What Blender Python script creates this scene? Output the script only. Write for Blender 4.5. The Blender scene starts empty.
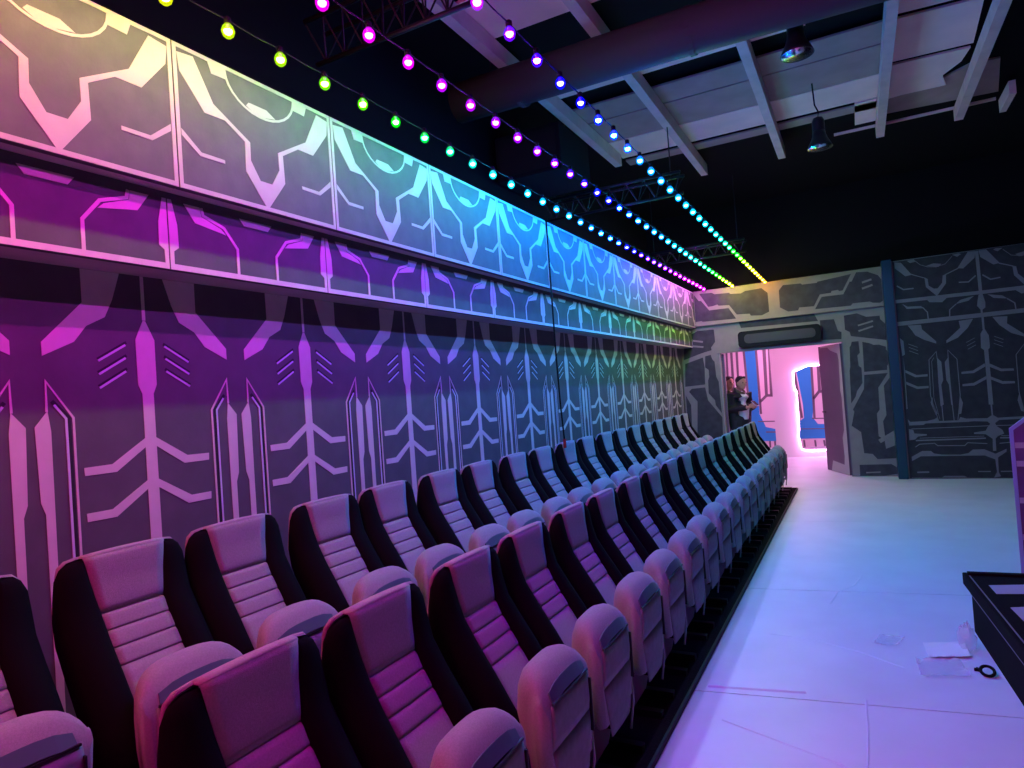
import bpy, bmesh, math, random, colorsys
from mathutils import Vector, Matrix
random.seed(7)
scene = bpy.context.scene
COL = scene.collection

# ------------------------------------------------------------------ camera, world, exposure
FPX = 655.0
CR = Vector((0.881336, 0.467123, -0.071008)); CU = Vector((0.072248, 0.015283, 0.99727)); CW = Vector((-0.466933, 0.88406, 0.020279))
CP = Vector((0, 0, 1.62))
cd = bpy.data.cameras.new('camera'); cam = bpy.data.objects.new('camera', cd); COL.objects.link(cam)
cd.sensor_fit = 'HORIZONTAL'; cd.sensor_width = 36.0; cd.lens = FPX * 36.0 / 1024.0
cd.clip_start = 0.05; cd.clip_end = 100
mm = Matrix((CR, CU, -CW)).transposed().to_4x4(); mm.translation = CP
cam.matrix_world = mm
scene.camera = cam
world = bpy.data.worlds.new('world'); scene.world = world; world.use_nodes = True
world.node_tree.nodes['Background'].inputs[0].default_value = (0.5, 0.5, 0.7, 1)
world.node_tree.nodes['Background'].inputs[1].default_value = 0.0
vs = scene.view_settings
vs.view_transform = 'Standard'; vs.look = 'None'; vs.gamma = 1.0; vs.use_curve_mapping = False
vs.exposure = 0.0
BULB = 1150.0          # radiance of the LED cores
CORRIDOR = 21.0       # radiance of the pink lamp panel beyond the doorway

def ray(x, y): return CR * (x - 512) + CU * (384 - y) + CW * FPX
def at_y(x, y, Y): d = ray(x, y); return CP + d * (Y / d.y)
def at_z(x, y, z): d = ray(x, y); return CP + d * ((z - CP.z) / d.z)

# ------------------------------------------------------------------ materials
MATS = {}
def mat(name, col, rough=0.6, metal=0.0, noise=0.0, scale=8.0, bump=0.0, bscale=200.0, sheen=0.0, emit=None, strength=0.0, spec=0.5):
    if name in MATS: return MATS[name]
    m = bpy.data.materials.new(name); m.use_nodes = True
    nt = m.node_tree; b = nt.nodes['Principled BSDF']
    b.inputs['Roughness'].default_value = rough; b.inputs['Metallic'].default_value = metal
    b.inputs['Specular IOR Level'].default_value = spec
    b.inputs['Sheen Weight'].default_value = sheen
    c = (*col, 1)
    tc = nt.nodes.new('ShaderNodeTexCoord')
    if noise > 0:
        n = nt.nodes.new('ShaderNodeTexNoise'); n.inputs['Scale'].default_value = scale; n.inputs['Detail'].default_value = 5
        r = nt.nodes.new('ShaderNodeValToRGB')
        r.color_ramp.elements[0].position = 0.3; r.color_ramp.elements[1].position = 0.7
        r.color_ramp.elements[0].color = tuple(v * (1 - noise) for v in col) + (1,)
        r.color_ramp.elements[1].color = tuple(min(1, v * (1 + noise)) for v in col) + (1,)
        nt.links.new(tc.outputs['Object'], n.inputs['Vector'])
        nt.links.new(n.outputs['Fac'], r.inputs['Fac']); nt.links.new(r.outputs['Color'], b.inputs['Base Color'])
    else:
        b.inputs['Base Color'].default_value = c
    if bump > 0:
        n2 = nt.nodes.new('ShaderNodeTexNoise'); n2.inputs['Scale'].default_value = bscale; n2.inputs['Detail'].default_value = 3
        bp = nt.nodes.new('ShaderNodeBump'); bp.inputs['Strength'].default_value = bump; bp.inputs['Distance'].default_value = 0.004
        nt.links.new(tc.outputs['Object'], n2.inputs['Vector'])
        nt.links.new(n2.outputs['Fac'], bp.inputs['Height']); nt.links.new(bp.outputs['Normal'], b.inputs['Normal'])
    if emit:
        b.inputs['Emission Color'].default_value = (*emit, 1); b.inputs['Emission Strength'].default_value = strength
    MATS[name] = m
    return m

M_PANEL = mat('wall_print_dark', (0.088, 0.092, 0.096), 0.75, noise=0.12, scale=9, bump=0.15, bscale=60)
M_LINE = mat('wall_print_light', (0.42, 0.405, 0.38), 0.7, noise=0.05, scale=12)
M_LINE_LIT = mat('wall_print_light_lit', (0.66, 0.60, 0.60), 0.7, noise=0.05, scale=12)  # same print as the upper band, lightened to stand in for light lower down
M_HASH = mat('wall_print_pale_blue', (0.60, 0.66, 0.80), 0.6)
M_INK = mat('wall_print_black', (0.015, 0.015, 0.02), 0.7)
M_LEDGE = mat('ledge_board', (0.55, 0.50, 0.48), 0.85, noise=0.12, scale=5)
M_LOWER = mat('lower_wall_print', (0.10, 0.095, 0.110), 0.75, noise=0.12, scale=7, bump=0.15, bscale=60)
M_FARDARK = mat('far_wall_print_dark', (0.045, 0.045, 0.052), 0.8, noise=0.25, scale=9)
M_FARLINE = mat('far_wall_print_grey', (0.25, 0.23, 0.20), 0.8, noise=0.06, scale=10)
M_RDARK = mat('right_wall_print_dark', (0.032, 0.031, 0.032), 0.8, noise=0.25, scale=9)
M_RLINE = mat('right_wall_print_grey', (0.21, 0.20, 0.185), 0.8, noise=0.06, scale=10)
M_BLACK = mat('black_paint', (0.006, 0.006, 0.007), 0.9, spec=0.1)
M_BLACKMETAL = mat('black_metal', (0.014, 0.014, 0.016), 0.45, metal=0.3)
M_FLOOR = mat('white_vinyl_floor', (0.74, 0.79, 0.84), 0.42, noise=0.05, scale=2.2, bump=0.04, bscale=7, spec=0.35)
M_SEAM = mat('floor_underlay', (0.30, 0.30, 0.31), 0.8)
M_FABRIC = mat('grey_seat_fabric', (0.29, 0.275, 0.295), 0.95, noise=0.10, scale=160, bump=0.5, bscale=420, sheen=0.25, spec=0.15)
M_BOLSTER = mat('black_seat_fabric', (0.006, 0.0055, 0.0065), 0.95, bump=0.4, bscale=400, spec=0.06)
M_VINYL = mat('grey_vinyl', (0.085, 0.15, 0.17), 0.32)
M_UNDER = mat('seat_underside', (0.20, 0.19, 0.215), 0.8, noise=0.12, scale=30, bump=0.3, bscale=300)
M_PIPING = mat('dark_piping', (0.012, 0.012, 0.014), 0.6)
M_STEEL = mat('grey_steel', (0.28, 0.28, 0.30), 0.45, metal=0.4)
M_CARPET = mat('black_carpet', (0.012, 0.0115, 0.0115), 0.95, noise=0.3, scale=90, bump=0.4, bscale=350, spec=0.05)
M_EDGE = mat('platform_edge', (0.02, 0.02, 0.018), 0.7)
M_CEILP = mat('ceiling_panel_pale_pink_lit', (0.93, 0.60, 0.52), 0.85, noise=0.06, scale=4)  # pink light on the ceiling is put into this panel colour
M_CEILG = mat('ceiling_panel_dull_pink_lit', (0.38, 0.25, 0.22), 0.85, noise=0.10, scale=4)  # duller panels, tinted with the same pink light
M_JOIST = mat('ceiling_joist_pink_lit', (0.66, 0.45, 0.39), 0.8, noise=0.10, scale=6)  # joists carry the ceiling's pink light in their colour
M_DUCT = mat('duct_metal', (0.055, 0.045, 0.05), 0.6, spec=0.2)
M_BLUEP = mat('teal_pillar', (0.02, 0.09, 0.11), 0.4, metal=0.7)
M_WHITE = mat('corridor_white', (0.80, 0.76, 0.76), 0.6)
M_BLUE = mat('corridor_blue', (0.02, 0.36, 0.72), 0.5)
M_GREYF = mat('corridor_grey', (0.16, 0.15, 0.17), 0.6)
M_DOOR = mat('door_plum', (0.15, 0.085, 0.135), 0.6, noise=0.06, scale=5)
M_DOORLIGHT = mat('door_edge_paint', (0.42, 0.38, 0.37), 0.6)
M_TAPE = mat('lilac_tape', (0.45, 0.40, 0.46), 0.6)
M_CHROME = mat('reflector', (0.75, 0.75, 0.76), 0.22, metal=1.0)
M_SIGN = mat('sign_black_plastic', (0.008, 0.008, 0.010), 0.6, spec=0.15)
M_SIGNREFL = mat('sign_face_reflection', (0.05, 0.038, 0.030), 0.45, spec=0.3)  # brownish reflection painted as the colour of the face
M_CABLE = mat('cable_black', (0.005, 0.005, 0.005), 0.7, spec=0.15)
M_RED = mat('red_plastic', (0.35, 0.02, 0.02), 0.5)
M_SKIN = mat('skin', (0.52, 0.27, 0.19), 0.55)
M_HAIR = mat('dark_hair', (0.012, 0.010, 0.010), 0.6)
M_JACKET = mat('black_jacket', (0.010, 0.010, 0.013), 0.75)
M_SHIRT = mat('white_shirt', (0.75, 0.72, 0.72), 0.8)
M_SCARF = mat('olive_scarf', (0.10, 0.085, 0.055), 0.9)
M_TROUSER = mat('dark_trousers', (0.02, 0.02, 0.03), 0.8)
M_PHONE = mat('phone_white', (0.7, 0.7, 0.72), 0.3)
M_PINK = mat('purple_board', (0.14, 0.07, 0.18), 0.6, noise=0.2, scale=8)
M_RACKF = mat('rack_frame_lilac', (0.30, 0.38, 0.60), 0.5)

def glassy(name, col, rough, alpha):
    m = bpy.data.materials.new(name); m.use_nodes = True; b = m.node_tree.nodes['Principled BSDF']
    b.inputs['Base Color'].default_value = (*col, 1); b.inputs['Roughness'].default_value = rough; b.inputs['Alpha'].default_value = alpha
    return m
M_FILM = glassy('clear_plastic_film', (0.85, 0.88, 0.95), 0.12, 0.26)
M_PAPER = mat('paper', (0.93, 0.93, 0.94), 0.6)

# ------------------------------------------------------------------ mesh helpers
def link(name, me, m=None, parent=None, smooth=False):
    if m is not None and len(me.materials) == 0: me.materials.append(m)
    o = bpy.data.objects.new(name, me); COL.objects.link(o)
    if parent is not None: o.parent = parent
    if smooth:
        for p in me.polygons: p.use_smooth = True
    return o
class MB:
    def __init__(s): s.v = []; s.f = []
    def add(s, vs, fs):
        n = len(s.v); s.v += [tuple(v) for v in vs]; s.f += [tuple(i + n for i in f) for f in fs]; return s
    def box(s, x0, x1, y0, y1, z0, z1):
        vs = [(x, y, z) for z in (z0, z1) for y in (y0, y1) for x in (x0, x1)]
        return s.add(vs, [(0, 2, 3, 1), (4, 5, 7, 6), (0, 1, 5, 4), (2, 6, 7, 3), (0, 4, 6, 2), (1, 3, 7, 5)])
    def prism(s, pts, off):
        """closed polygon pts (3D) pushed by off (vector)"""
        n = len(pts); a = [Vector(p) for p in pts]; b = [p + Vector(off) for p in a]
        return s.add(a + b, [tuple(range(n - 1, -1, -1)), tuple(range(n, 2 * n))] + [(i, (i + 1) % n, n + (i + 1) % n, n + i) for i in range(n)])
    def loft(s, rings, cap=True):
        n = len(rings[0]); vs = [p for r in rings for p in r]; fs = []
        for k in range(len(rings) - 1):
            for i in range(n):
                j = (i + 1) % n; fs.append((k * n + i, k * n + j, (k + 1) * n + j, (k + 1) * n + i))
        if cap: fs.append(tuple(range(n - 1, -1, -1))); fs.append(tuple((len(rings) - 1) * n + i for i in range(n)))
        return s.add(vs, fs)
    def tube(s, pts, r, n=8, cap=True):
        pts = [Vector(p) for p in pts]; R = r if isinstance(r, (list, tuple)) else [r] * len(pts); rings = []
        for i, p in enumerate(pts):
            t = (pts[min(i + 1, len(pts) - 1)] - pts[max(i - 1, 0)]).normalized()
            a = t.cross(Vector((0, 0, 1)))
            if a.length < 1e-3: a = t.cross(Vector((0, 1, 0)))
            a.normalize(); b = t.cross(a)
            rings.append([p + (a * math.cos(q) + b * math.sin(q)) * R[i] for q in [2 * math.pi * k / n for k in range(n)]])
        return s.loft(rings, cap)
    def ball(s, c, r, seg=10, rings=7, sx=1, sy=1, sz=1):
        c = Vector(c); vs = [c + Vector((0, 0, -r * sz))]; fs = []
        for i in range(1, rings):
            th = -math.pi / 2 + math.pi * i / rings
            for k in range(seg):
                ph = 2 * math.pi * k / seg
                vs.append(c + Vector((r * sx * math.cos(th) * math.cos(ph), r * sy * math.cos(th) * math.sin(ph), r * sz * math.sin(th))))
        vs.append(c + Vector((0, 0, r * sz))); last = len(vs) - 1
        for k in range(seg):
            j = (k + 1) % seg; fs.append((0, 1 + j, 1 + k)); fs.append((last, last - seg + k, last - seg + j))
        for i in range(rings - 2):
            for k in range(seg):
                j = (k + 1) % seg; a = 1 + i * seg
                fs.append((a + k, a + j, a + seg + j, a + seg + k))
        return s.add(vs, fs)
    def lathe(s, prof, n=20, c=(0, 0, 0)):
        c = Vector(c); rings = [[c + Vector((r * math.cos(2 * math.pi * k / n), r * math.sin(2 * math.pi * k / n), z)) for k in range(n)] for r, z in prof]
        return s.loft(rings, cap=True)
    def mesh(s, name, fix=True):
        me = bpy.data.meshes.new(name); me.from_pydata(s.v, [], s.f)
        if fix:
            bm = bmesh.new(); bm.from_mesh(me); bmesh.ops.recalc_face_normals(bm, faces=bm.faces); bm.to_mesh(me); bm.free()
        me.update(); return me
    def build(s, name, m, parent=None, smooth=False, fix=True): return link(name, s.mesh(name, fix), m, parent, smooth)
def bevel(o, w, seg=2):
    md = o.modifiers.new('bevel', 'BEVEL'); md.width = w; md.segments = seg; md.limit_method = 'ANGLE'; return o
def tag(o, label, cat, group=None, kind=None):
    o['label'] = label
    if cat: o['category'] = cat
    if group: o['group'] = group
    if kind: o['kind'] = kind
    return o
def struct(o, label=None):
    o['kind'] = 'structure'
    if label: o['label'] = label
    return o
def empty(name, loc=(0, 0, 0), rz=0):
    o = bpy.data.objects.new(name, None); COL.objects.link(o); o.location = loc; o.rotation_euler = (0, 0, rz); o.empty_display_size = 0.1
    return o
def thick_poly(pts, w):
    """a mitred 2D strip of width w along pts"""
    P = [Vector(p).to_2d() for p in pts]; L = []; R = []
    for i, p in enumerate(P):
        d0 = (P[i] - P[i - 1]).normalized() if i > 0 else (P[1] - P[0]).normalized()
        d1 = (P[i + 1] - P[i]).normalized() if i < len(P) - 1 else d0
        n0 = Vector((-d0.y, d0.x)); n1 = Vector((-d1.y, d1.x)); b = (n0 + n1)
        if b.length < 1e-4: b = n0
        b.normalize(); k = min(2.0, 1.0 / max(0.3, b.dot(n0)))
        L.append(p + b * (w / 2 * k)); R.append(p - b * (w / 2 * k))
    return [tuple(q) for q in L] + [tuple(q) for q in reversed(R)]

# ------------------------------------------------------------------ room dimensions
XU, XM, XL = -2.42, -2.51, -2.71      # faces of the upper band, middle band and lower wall
S0, PW = 1.766, 0.923                 # first panel seam, panel pitch
YF = 11.571                           # far wall
YN = -3.0; XR = 4.5; ZC = 4.4         # near wall, right wall, underside of joists

# ------------------------------------------------------------------ floor
fl = struct(MB().box(-2.9, XR + 0.1, YN - 0.1, 17.0, -0.10, -0.004).build('floor', M_SEAM))
SL = 0.135      # the vinyl sheets lie slightly askew to the room
ys = [YN, -0.6, 1.45, 3.50, 5.36, 7.98, 10.2, 12.6, 14.8, 17.0]
for i in range(len(ys) - 1):
    g = 0.004; xa, xb = -2.9, XR
    f0 = (lambda x: ys[0]) if i == 0 else (lambda x: ys[i] + SL * (x + 0.9) + g)
    f1 = (lambda x: ys[-1]) if i == len(ys) - 2 else (lambda x: ys[i + 1] + SL * (x + 0.9) - g)
    MB().prism([(xa, f0(xa), -0.004), (xb, f0(xb), -0.004), (xb, f1(xb), -0.004), (xa, f1(xa), -0.004)], (0, 0, 0.004)).build('floor_sheet', M_FLOOR, fl)
for px, hgt, wd in (([(722, 720), (770, 738), (845, 766)], 0.004, 0.012), ([(770, 634), (815, 640), (860, 652), (905, 668)], 0.003, 0.014), ([(866, 700), (868, 730), (868, 768)], 0.003, 0.012),
                ([(830, 604), (838, 592), (855, 585), (862, 575)], 0.003, 0.02), ([(708, 686.5), (760, 690), (806, 693)], 0.007, 0.018), ([(850, 502), (890, 503), (925, 508), (960, 517)], 0.003, 0.02)):
    P = [at_z(x, y, 0) for x, y in px]; o2 = thick_poly([(p.x, p.y) for p in P], wd); n = len(P)
    top = [(P[k].x, P[k].y, hgt) for k in range(n)]
    MB().add([(a_, b_, 0.0003) for a_, b_ in o2] + top, [(k, k + 1, 2 * n + k + 1, 2 * n + k) for k in range(n - 1)] + [(2 * n - 1 - k, 2 * n + k, 2 * n + k + 1, 2 * n - 2 - k) for k in range(n - 1)]).build('floor_crease', M_FLOOR, fl)

# ------------------------------------------------------------------ left wall with its two projecting bands
wl = struct(MB().box(XL - 0.10, XL, YN, YF, 0, 3.20).build('wall_left', M_LOWER))
MB().box(XL, XM - 0.03, YN, YF, 2.257, 2.584).build('middle_ledge', M_LEDGE, wl)
MB().box(XL, XU - 0.03, YN, YF - 0.075, 2.5845, 3.205).build('upper_ledge', M_LEDGE, wl)

def mir(p): return [(1 - a, b) for a, b in p][::-1]
def neg(p): return [(-a, b) for a, b in p][::-1]
UP = [[(0.024, 3.165), (0.108, 3.175), (0.205, 3.002), (0.26, 2.972), (0.410, 2.89), (0.408, 2.805), (0.462, 2.722), (0.5, 2.722), (0.5, 2.592), (0.374, 2.746), (0.378, 2.884), (0.266, 2.948), (0.153, 2.947), (0.034, 3.088)],
      [(0.185, 3.188), (0.284, 3.188), (0.296, 3.142), (0.204, 3.138)],
      [(0.026, 2.841), (0.124, 2.764), (0.252, 2.764), (0.252, 2.748), (0.117, 2.746), (0.026, 2.812)]]
UPN = [[(0.40, 3.062), (0.416, 3.080), (0.528, 3.080), (0.585, 3.053), (0.50, 3.036), (0.439, 3.043)]]
arc = [(0.5 + 0.219 * math.cos(math.radians(a)), 3.185 + 0.153 * math.sin(math.radians(a))) for a in range(180, 361, 12)]
UPB = [[(0.0035, 3.186), (0.9965, 3.186), (0.9965, 3.203), (0.0035, 3.203)], [(0.0035, 2.586), (0.9965, 2.586), (0.9965, 2.606), (0.0035, 2.606)],
       [(0.0035, 2.606), (0.022, 2.606), (0.022, 3.186), (0.0035, 3.186)], [(0.978, 2.606), (0.9965, 2.606), (0.9965, 3.186), (0.978, 3.186)]]
def pat(polys, X, thick=0.0025, scale=PW):
    mb = MB()
    for p in polys: mb.prism([(X, a * scale, z) for a, z in p], (thick, 0, 0))
    return mb
def strip_u(pts, w):      # strip whose points are in (u, z): widths in metres
    return [(a / PW, b) for a, b in thick_poly([(p[0] * PW, p[1]) for p in pts], w)]
up_polys = UPB + UP + [mir(p) for p in UP] + UPN + [strip_u(arc, 0.011)]
up_me = pat(up_polys, 0.0).mesh('upper_pattern'); up_me.materials.append(M_LINE)
pan_me = MB().box(-0.03, 0, 0.003, PW - 0.003, 2.584, 3.205).mesh('upper_panel'); pan_me.materials.append(M_PANEL)
MID = [[(0.085, 2.552), (0.168, 2.552), (0.177, 2.512), (0.284, 2.476), (0.311, 2.453), (0.140, 2.478)],
       strip_u([(0.178, 2.552), (0.186, 2.519), (0.301, 2.484), (0.375, 2.398), (0.375, 2.28)], 0.014),
       [(0.0035, 2.556), (0.022, 2.556), (0.046, 2.452), (0.048, 2.354), (0.023, 2.336), (0.022, 2.275), (0.0035, 2.275)]]
MIDN = [[(0.397, 2.548), (0.603, 2.548), (0.577, 2.516), (0.423, 2.516)], [(0.0035, 2.258), (0.9965, 2.258), (0.9965, 2.282), (0.0035, 2.282)]]
mid_me = pat(MID + [mir(p) for p in MID] + MIDN, 0.0).mesh('middle_pattern'); mid_me.materials.append(M_LINE_LIT)
mpan_me = MB().box(-0.03, 0, 0.001, PW - 0.001, 2.257, 2.584).mesh('middle_panel'); mpan_me.materials.append(M_PANEL)
LOWW = [[(0.105, 2.256), (0.275, 2.256), (0.274, 2.120), (0.443, 1.955), (0.443, 1.902), (0.316, 1.960), (0.262, 2.026), (0.180, 2.067), (0.144, 2.140)],
        [(0.0, 2.256), (0.008, 2.256), (0.008, 2.064), (0.0, 2.064)],
        [(0.0, 2.062), (0.006, 2.062), (0.046, 1.980), (0.045, 1.786), (0.027, 1.747), (0.027, 0.20), (0.0, 0.20)],
        [(0.026, 1.558), (0.183, 1.464), (0.303, 1.462), (0.301, 1.430), (0.166, 1.430), (0.026, 1.520)],
        [(0.026, 1.378), (0.193, 1.282), (0.303, 1.282), (0.301, 1.249), (0.176, 1.248), (0.026, 1.342)],
        [(0.434, 1.692), (0.484, 1.634), (0.476, 1.350), (0.460, 1.306), (0.457, 0.30), (0.430, 0.30), (0.424, 1.615)],
        strip_u([(0.335, 0.30), (0.335, 1.662), (0.435, 1.806), (0.437, 1.69)], 0.009)]
LOWH = [strip_u([(0.095, 1.955), (0.219, 1.887)], 0.009), strip_u([(0.097, 1.900), (0.219, 1.832)], 0.009), strip_u([(0.098, 1.844), (0.219, 1.776)], 0.009),
        strip_u([(0.408, 1.715), (0.364, 1.660), (0.362, 0.30)], 0.009)]
LOWK = [strip_u([(0.090, 1.966), (0.222, 1.894)], 0.012), strip_u([(0.092, 1.911), (0.222, 1.839)], 0.012), strip_u([(0.093, 1.855), (0.222, 1.783)], 0.012),
        strip_u([(0.415, 1.730), (0.353, 1.662), (0.351, 0.30)], 0.014)]
lw_me = pat(LOWW + [neg(p) for p in LOWW], 0.0, 0.002).mesh('lower_pattern'); lw_me.materials.append(M_LINE_LIT)
lh_me = pat(LOWH + [neg(p) for p in LOWH], 0.0, 0.0024).mesh('lower_hash'); lh_me.materials.append(M_HASH)
lk_me = pat(LOWK + [neg(p) for p in LOWK], 0.0, 0.0016).mesh('lower_shadow_print'); lk_me.materials.append(M_INK)
def cut(me, ymax):
    me = me.copy(); bm = bmesh.new(); bm.from_mesh(me)
    bmesh.ops.bisect_plane(bm, geom=bm.verts[:] + bm.edges[:] + bm.faces[:], plane_co=(0, ymax, 0), plane_no=(0, 1, 0), clear_outer=True)
    bmesh.ops.holes_fill(bm, edges=[e for e in bm.edges if e.is_boundary], sides=0)
    bm.to_mesh(me); bm.free(); return me
for i in range(-5, 11):
    y0 = S0 + PW * i; last = i == 10; ym = YF - 0.08 - y0; yf = YF - 0.002 - y0
    c = (lambda me, lim: cut(me, lim)) if last else (lambda me, lim: me)
    p = link('upper_panel', c(pan_me, ym), parent=wl); p.location = (XU, y0, 0)
    q = link('printed_pattern', c(up_me, ym), parent=p)
    p = link('middle_panel', c(mpan_me, yf), parent=wl); p.location = (XM, y0, 0)
    q = link('printed_pattern', c(mid_me, yf), parent=p)
    lim = yf if y0 + PW * 0.5 > YF else 99
    cc = (lambda me, l: cut(me, l)) if last else (lambda me, l: me)
    q = link('printed_pattern', cc(lw_me, yf), parent=wl); q.location = (XL, y0, 0)
    q = link('printed_outline', cc(lk_me, yf), parent=wl); q.location = (XL, y0, 0)
    q = link('printed_stripes', cc(lh_me, yf), parent=wl); q.location = (XL, y0, 0)

# ------------------------------------------------------------------ far wall with doorway
DX0, DX1, DZ = -2.07, -0.185, 2.115
XC = XL - 0.1
wb = struct(MB().box(XC, DX0, YF, YF + 0.09, 0, 3.2).box(DX1, XR, YF, YF + 0.09, 0, 3.2).box(DX0, DX1, YF, YF + 0.09, DZ, 3.2).build('wall_back', M_FARLINE))
CROP = {1: (660, 260, 8.533), 2: (770, 250, 8.533), 3: (870, 230, 6.65), 4: (870, 335, 6.65), 5: (870, 430, 6.65), 6: (680, 330, 8.533), 7: (760, 335, 7.314), 8: (740, 400, 6.4), 9: (880, 420, 7.111), 0: (0, 0, 1)}
def cpt(c, p):
    x0, y0, s = CROP[c]; return (x0 + p[0] / s, y0 + p[1] / s)
def on_y(c, pts, Y):
    o = []
    for p in pts:
        k = c
        if len(p) == 3: k = p[2]
        P = at_y(*cpt(k, p), Y); o.append((P.x, P.z))
    return o
def decal(name, lst, Y, m, parent, thick=0.003, clampx=None, minz=None):
    """lst: list of (crop, polygon) or (crop, polyline, width)"""
    mb = MB()
    for it in lst:
        pts = on_y(it[0], it[1], Y)
        if len(it) == 3: pts = thick_poly(pts, it[2])
        if clampx: pts = [(min(max(a, clampx[0]), clampx[1]), b) for a, b in pts]
        if minz is not None: pts = [(a, max(b, minz)) for a, b in pts]
        mb.prism([(a, Y, b) for a, b in pts], (0, -thick, 0))
    return mb.build(name, m, parent)
# projecting top band
YB = YF - 0.07
tb = MB().box(-2.415, 0.505, YB, YF, 2.612, 3.215).build('top_band', M_FARLINE, wb)
decal('printed_panel', [(1, [(335, 290), (440, 280), (465, 292), (590, 280), (600, 290), (690, 285), (725, 265), (865, 240), (918, 280), (932, 440), (870, 472), (775, 475), (765, 458), (655, 465), (590, 385), (500, 390), (490, 380), (445, 395), (412, 400)]),
    (1, [(290, 300), (330, 350), (350, 350), (420, 430), (585, 410), (650, 500), (365, 528), (355, 522), (300, 530)]),
    (2, [(75, 345), (110, 300), (260, 285), (275, 295), (400, 280), (405, 270), (690, 205), (620, 345), (590, 350), (580, 340), (525, 350), (520, 365), (425, 380), (375, 480), (250, 490), (240, 515), (155, 525), (85, 490)]),
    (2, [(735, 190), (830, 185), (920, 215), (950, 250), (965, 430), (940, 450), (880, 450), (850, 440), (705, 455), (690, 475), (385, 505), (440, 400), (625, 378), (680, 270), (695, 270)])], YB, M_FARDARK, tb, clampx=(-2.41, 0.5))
decal('printed_stripes', [(2, [(785, 278), (865, 250)], 0.03), (2, [(785, 330), (875, 297)], 0.03)], YB - 0.003, M_FARLINE, tb)
decal('printed_panel', [
    (6, [(35, 90), (60, 60), (150, 8), (288, -5), (300, 100), (265, 150), (270, 172), (180, 200), (35, 258)]),
    (6, [(45, 290), (195, 235), (210, 320), (215, 465), (45, 485)]),
    (6, [(100, 502), (215, 490), (240, 600), (362, 745), (378, 1240), (180, 1240), (150, 900), (150, 610), (78, 528)]), (6, [(35, 560), (95, 640), (120, 1240), (35, 1240)]),
    (6, [(215, 225), (262, 212), (275, 250), (295, 270), (310, 400), (330, 440), (358, 710), (305, 640), (300, 600), (245, 540), (240, 430), (250, 400), (245, 340), (215, 320)]),
    (7, [(670, 50), (720, 45), (730, 130), (712, 150), (722, 225), (742, 240), (750, 350), (710, 410), (700, 450), (668, 500), (655, 260), (660, 230), (655, 90), (665, 75)]),
    (7, [(748, 50), (800, 60), (830, 72), (870, 70), (920, 85), (920, 105), (935, 120), (940, 210), (930, 225), (930, 255), (762, 270)]),
    (7, [(762, 292), (935, 277), (865, 385), (875, 545), (855, 575), (868, 740), (910, 765), (915, 790, 7), (930, 285, 8), (935, 312, 8), (1008, 285, 8), (1012, 372, 8), (880, 378, 8), (850, 345, 8), (795, 340, 8), (775, 205, 8), (715, 165, 8), (690, 560), (680, 545), (760, 395)]),
    (7, [(905, 370), (950, 310), (990, 700), (915, 745), (900, 630), (925, 585)]),
    (8, [(765, 415), (970, 410), (1020, 440), (1020, 470), (930, 485), (770, 487)]),
    (2, [(425, 600), (545, 590), (580, 690), (610, 700), (610, 760), (440, 768)]),
    (2, [(630, 560), (740, 540), (820, 570), (935, 560), (940, 590), (985, 630), (995, 768), (690, 735), (680, 700), (640, 680)]),
    (0, [(737, 318), (741, 328), (818, 321), (813, 312)])],
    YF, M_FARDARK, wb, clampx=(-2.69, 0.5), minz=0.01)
decal('printed_stripes', [(6, [(110, 92), (195, 102)], 0.03), (6, [(100, 138), (200, 146)], 0.03), (2, [(750, 645), (878, 605)], 0.025), (2, [(755, 692), (880, 650)], 0.025),
    (8, [(808, 465), (900, 461)], 0.02), (8, [(893, 265), (1005, 200)], 0.06)], YF - 0.003, M_FARLINE, wb)
# door lintel, sign
lint = struct(MB().box(DX0 - 0.04, DX1 + 0.03, YF - 0.02, YF + 0.09, DZ, DZ + 0.035).build('trim_1', M_FARLINE))
sx0 = at_y(738, 340, YF - 0.1); sx1 = at_y(821, 332, YF - 0.1)
def rounded(x0, x1, z0, z1, r, n=4):
    o = []
    for cx, cz, a in ((x1 - r, z1 - r, 0), (x0 + r, z1 - r, 90), (x0 + r, z0 + r, 180), (x1 - r, z0 + r, 270)):
        for k in range(n + 1):
            t = math.radians(a + 90 * k / n); o.append((cx + r * math.cos(t), cz + r * math.sin(t)))
    return o
sg = empty('lightbox_sign', (0, YF, 0))
sg_z = (sx0.z + sx1.z) / 2; sh = 0.135
MB().prism([(a, -0.001, b) for a, b in rounded(sx0.x, sx1.x, sg_z - sh, sg_z + sh, 0.06)], (0, -0.10, 0)).build('housing', M_SIGN, sg)
MB().prism([(a, -0.101, b) for a, b in rounded(sx0.x + 0.10, sx1.x - 0.08, sg_z - sh * 0.52, sg_z + sh * 0.60, 0.06)], (0, -0.008, 0)).build('face', M_SIGNREFL, sg)
tag(sg, 'long black unlit sign box with rounded ends mounted above the doorway', 'sign')

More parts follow.
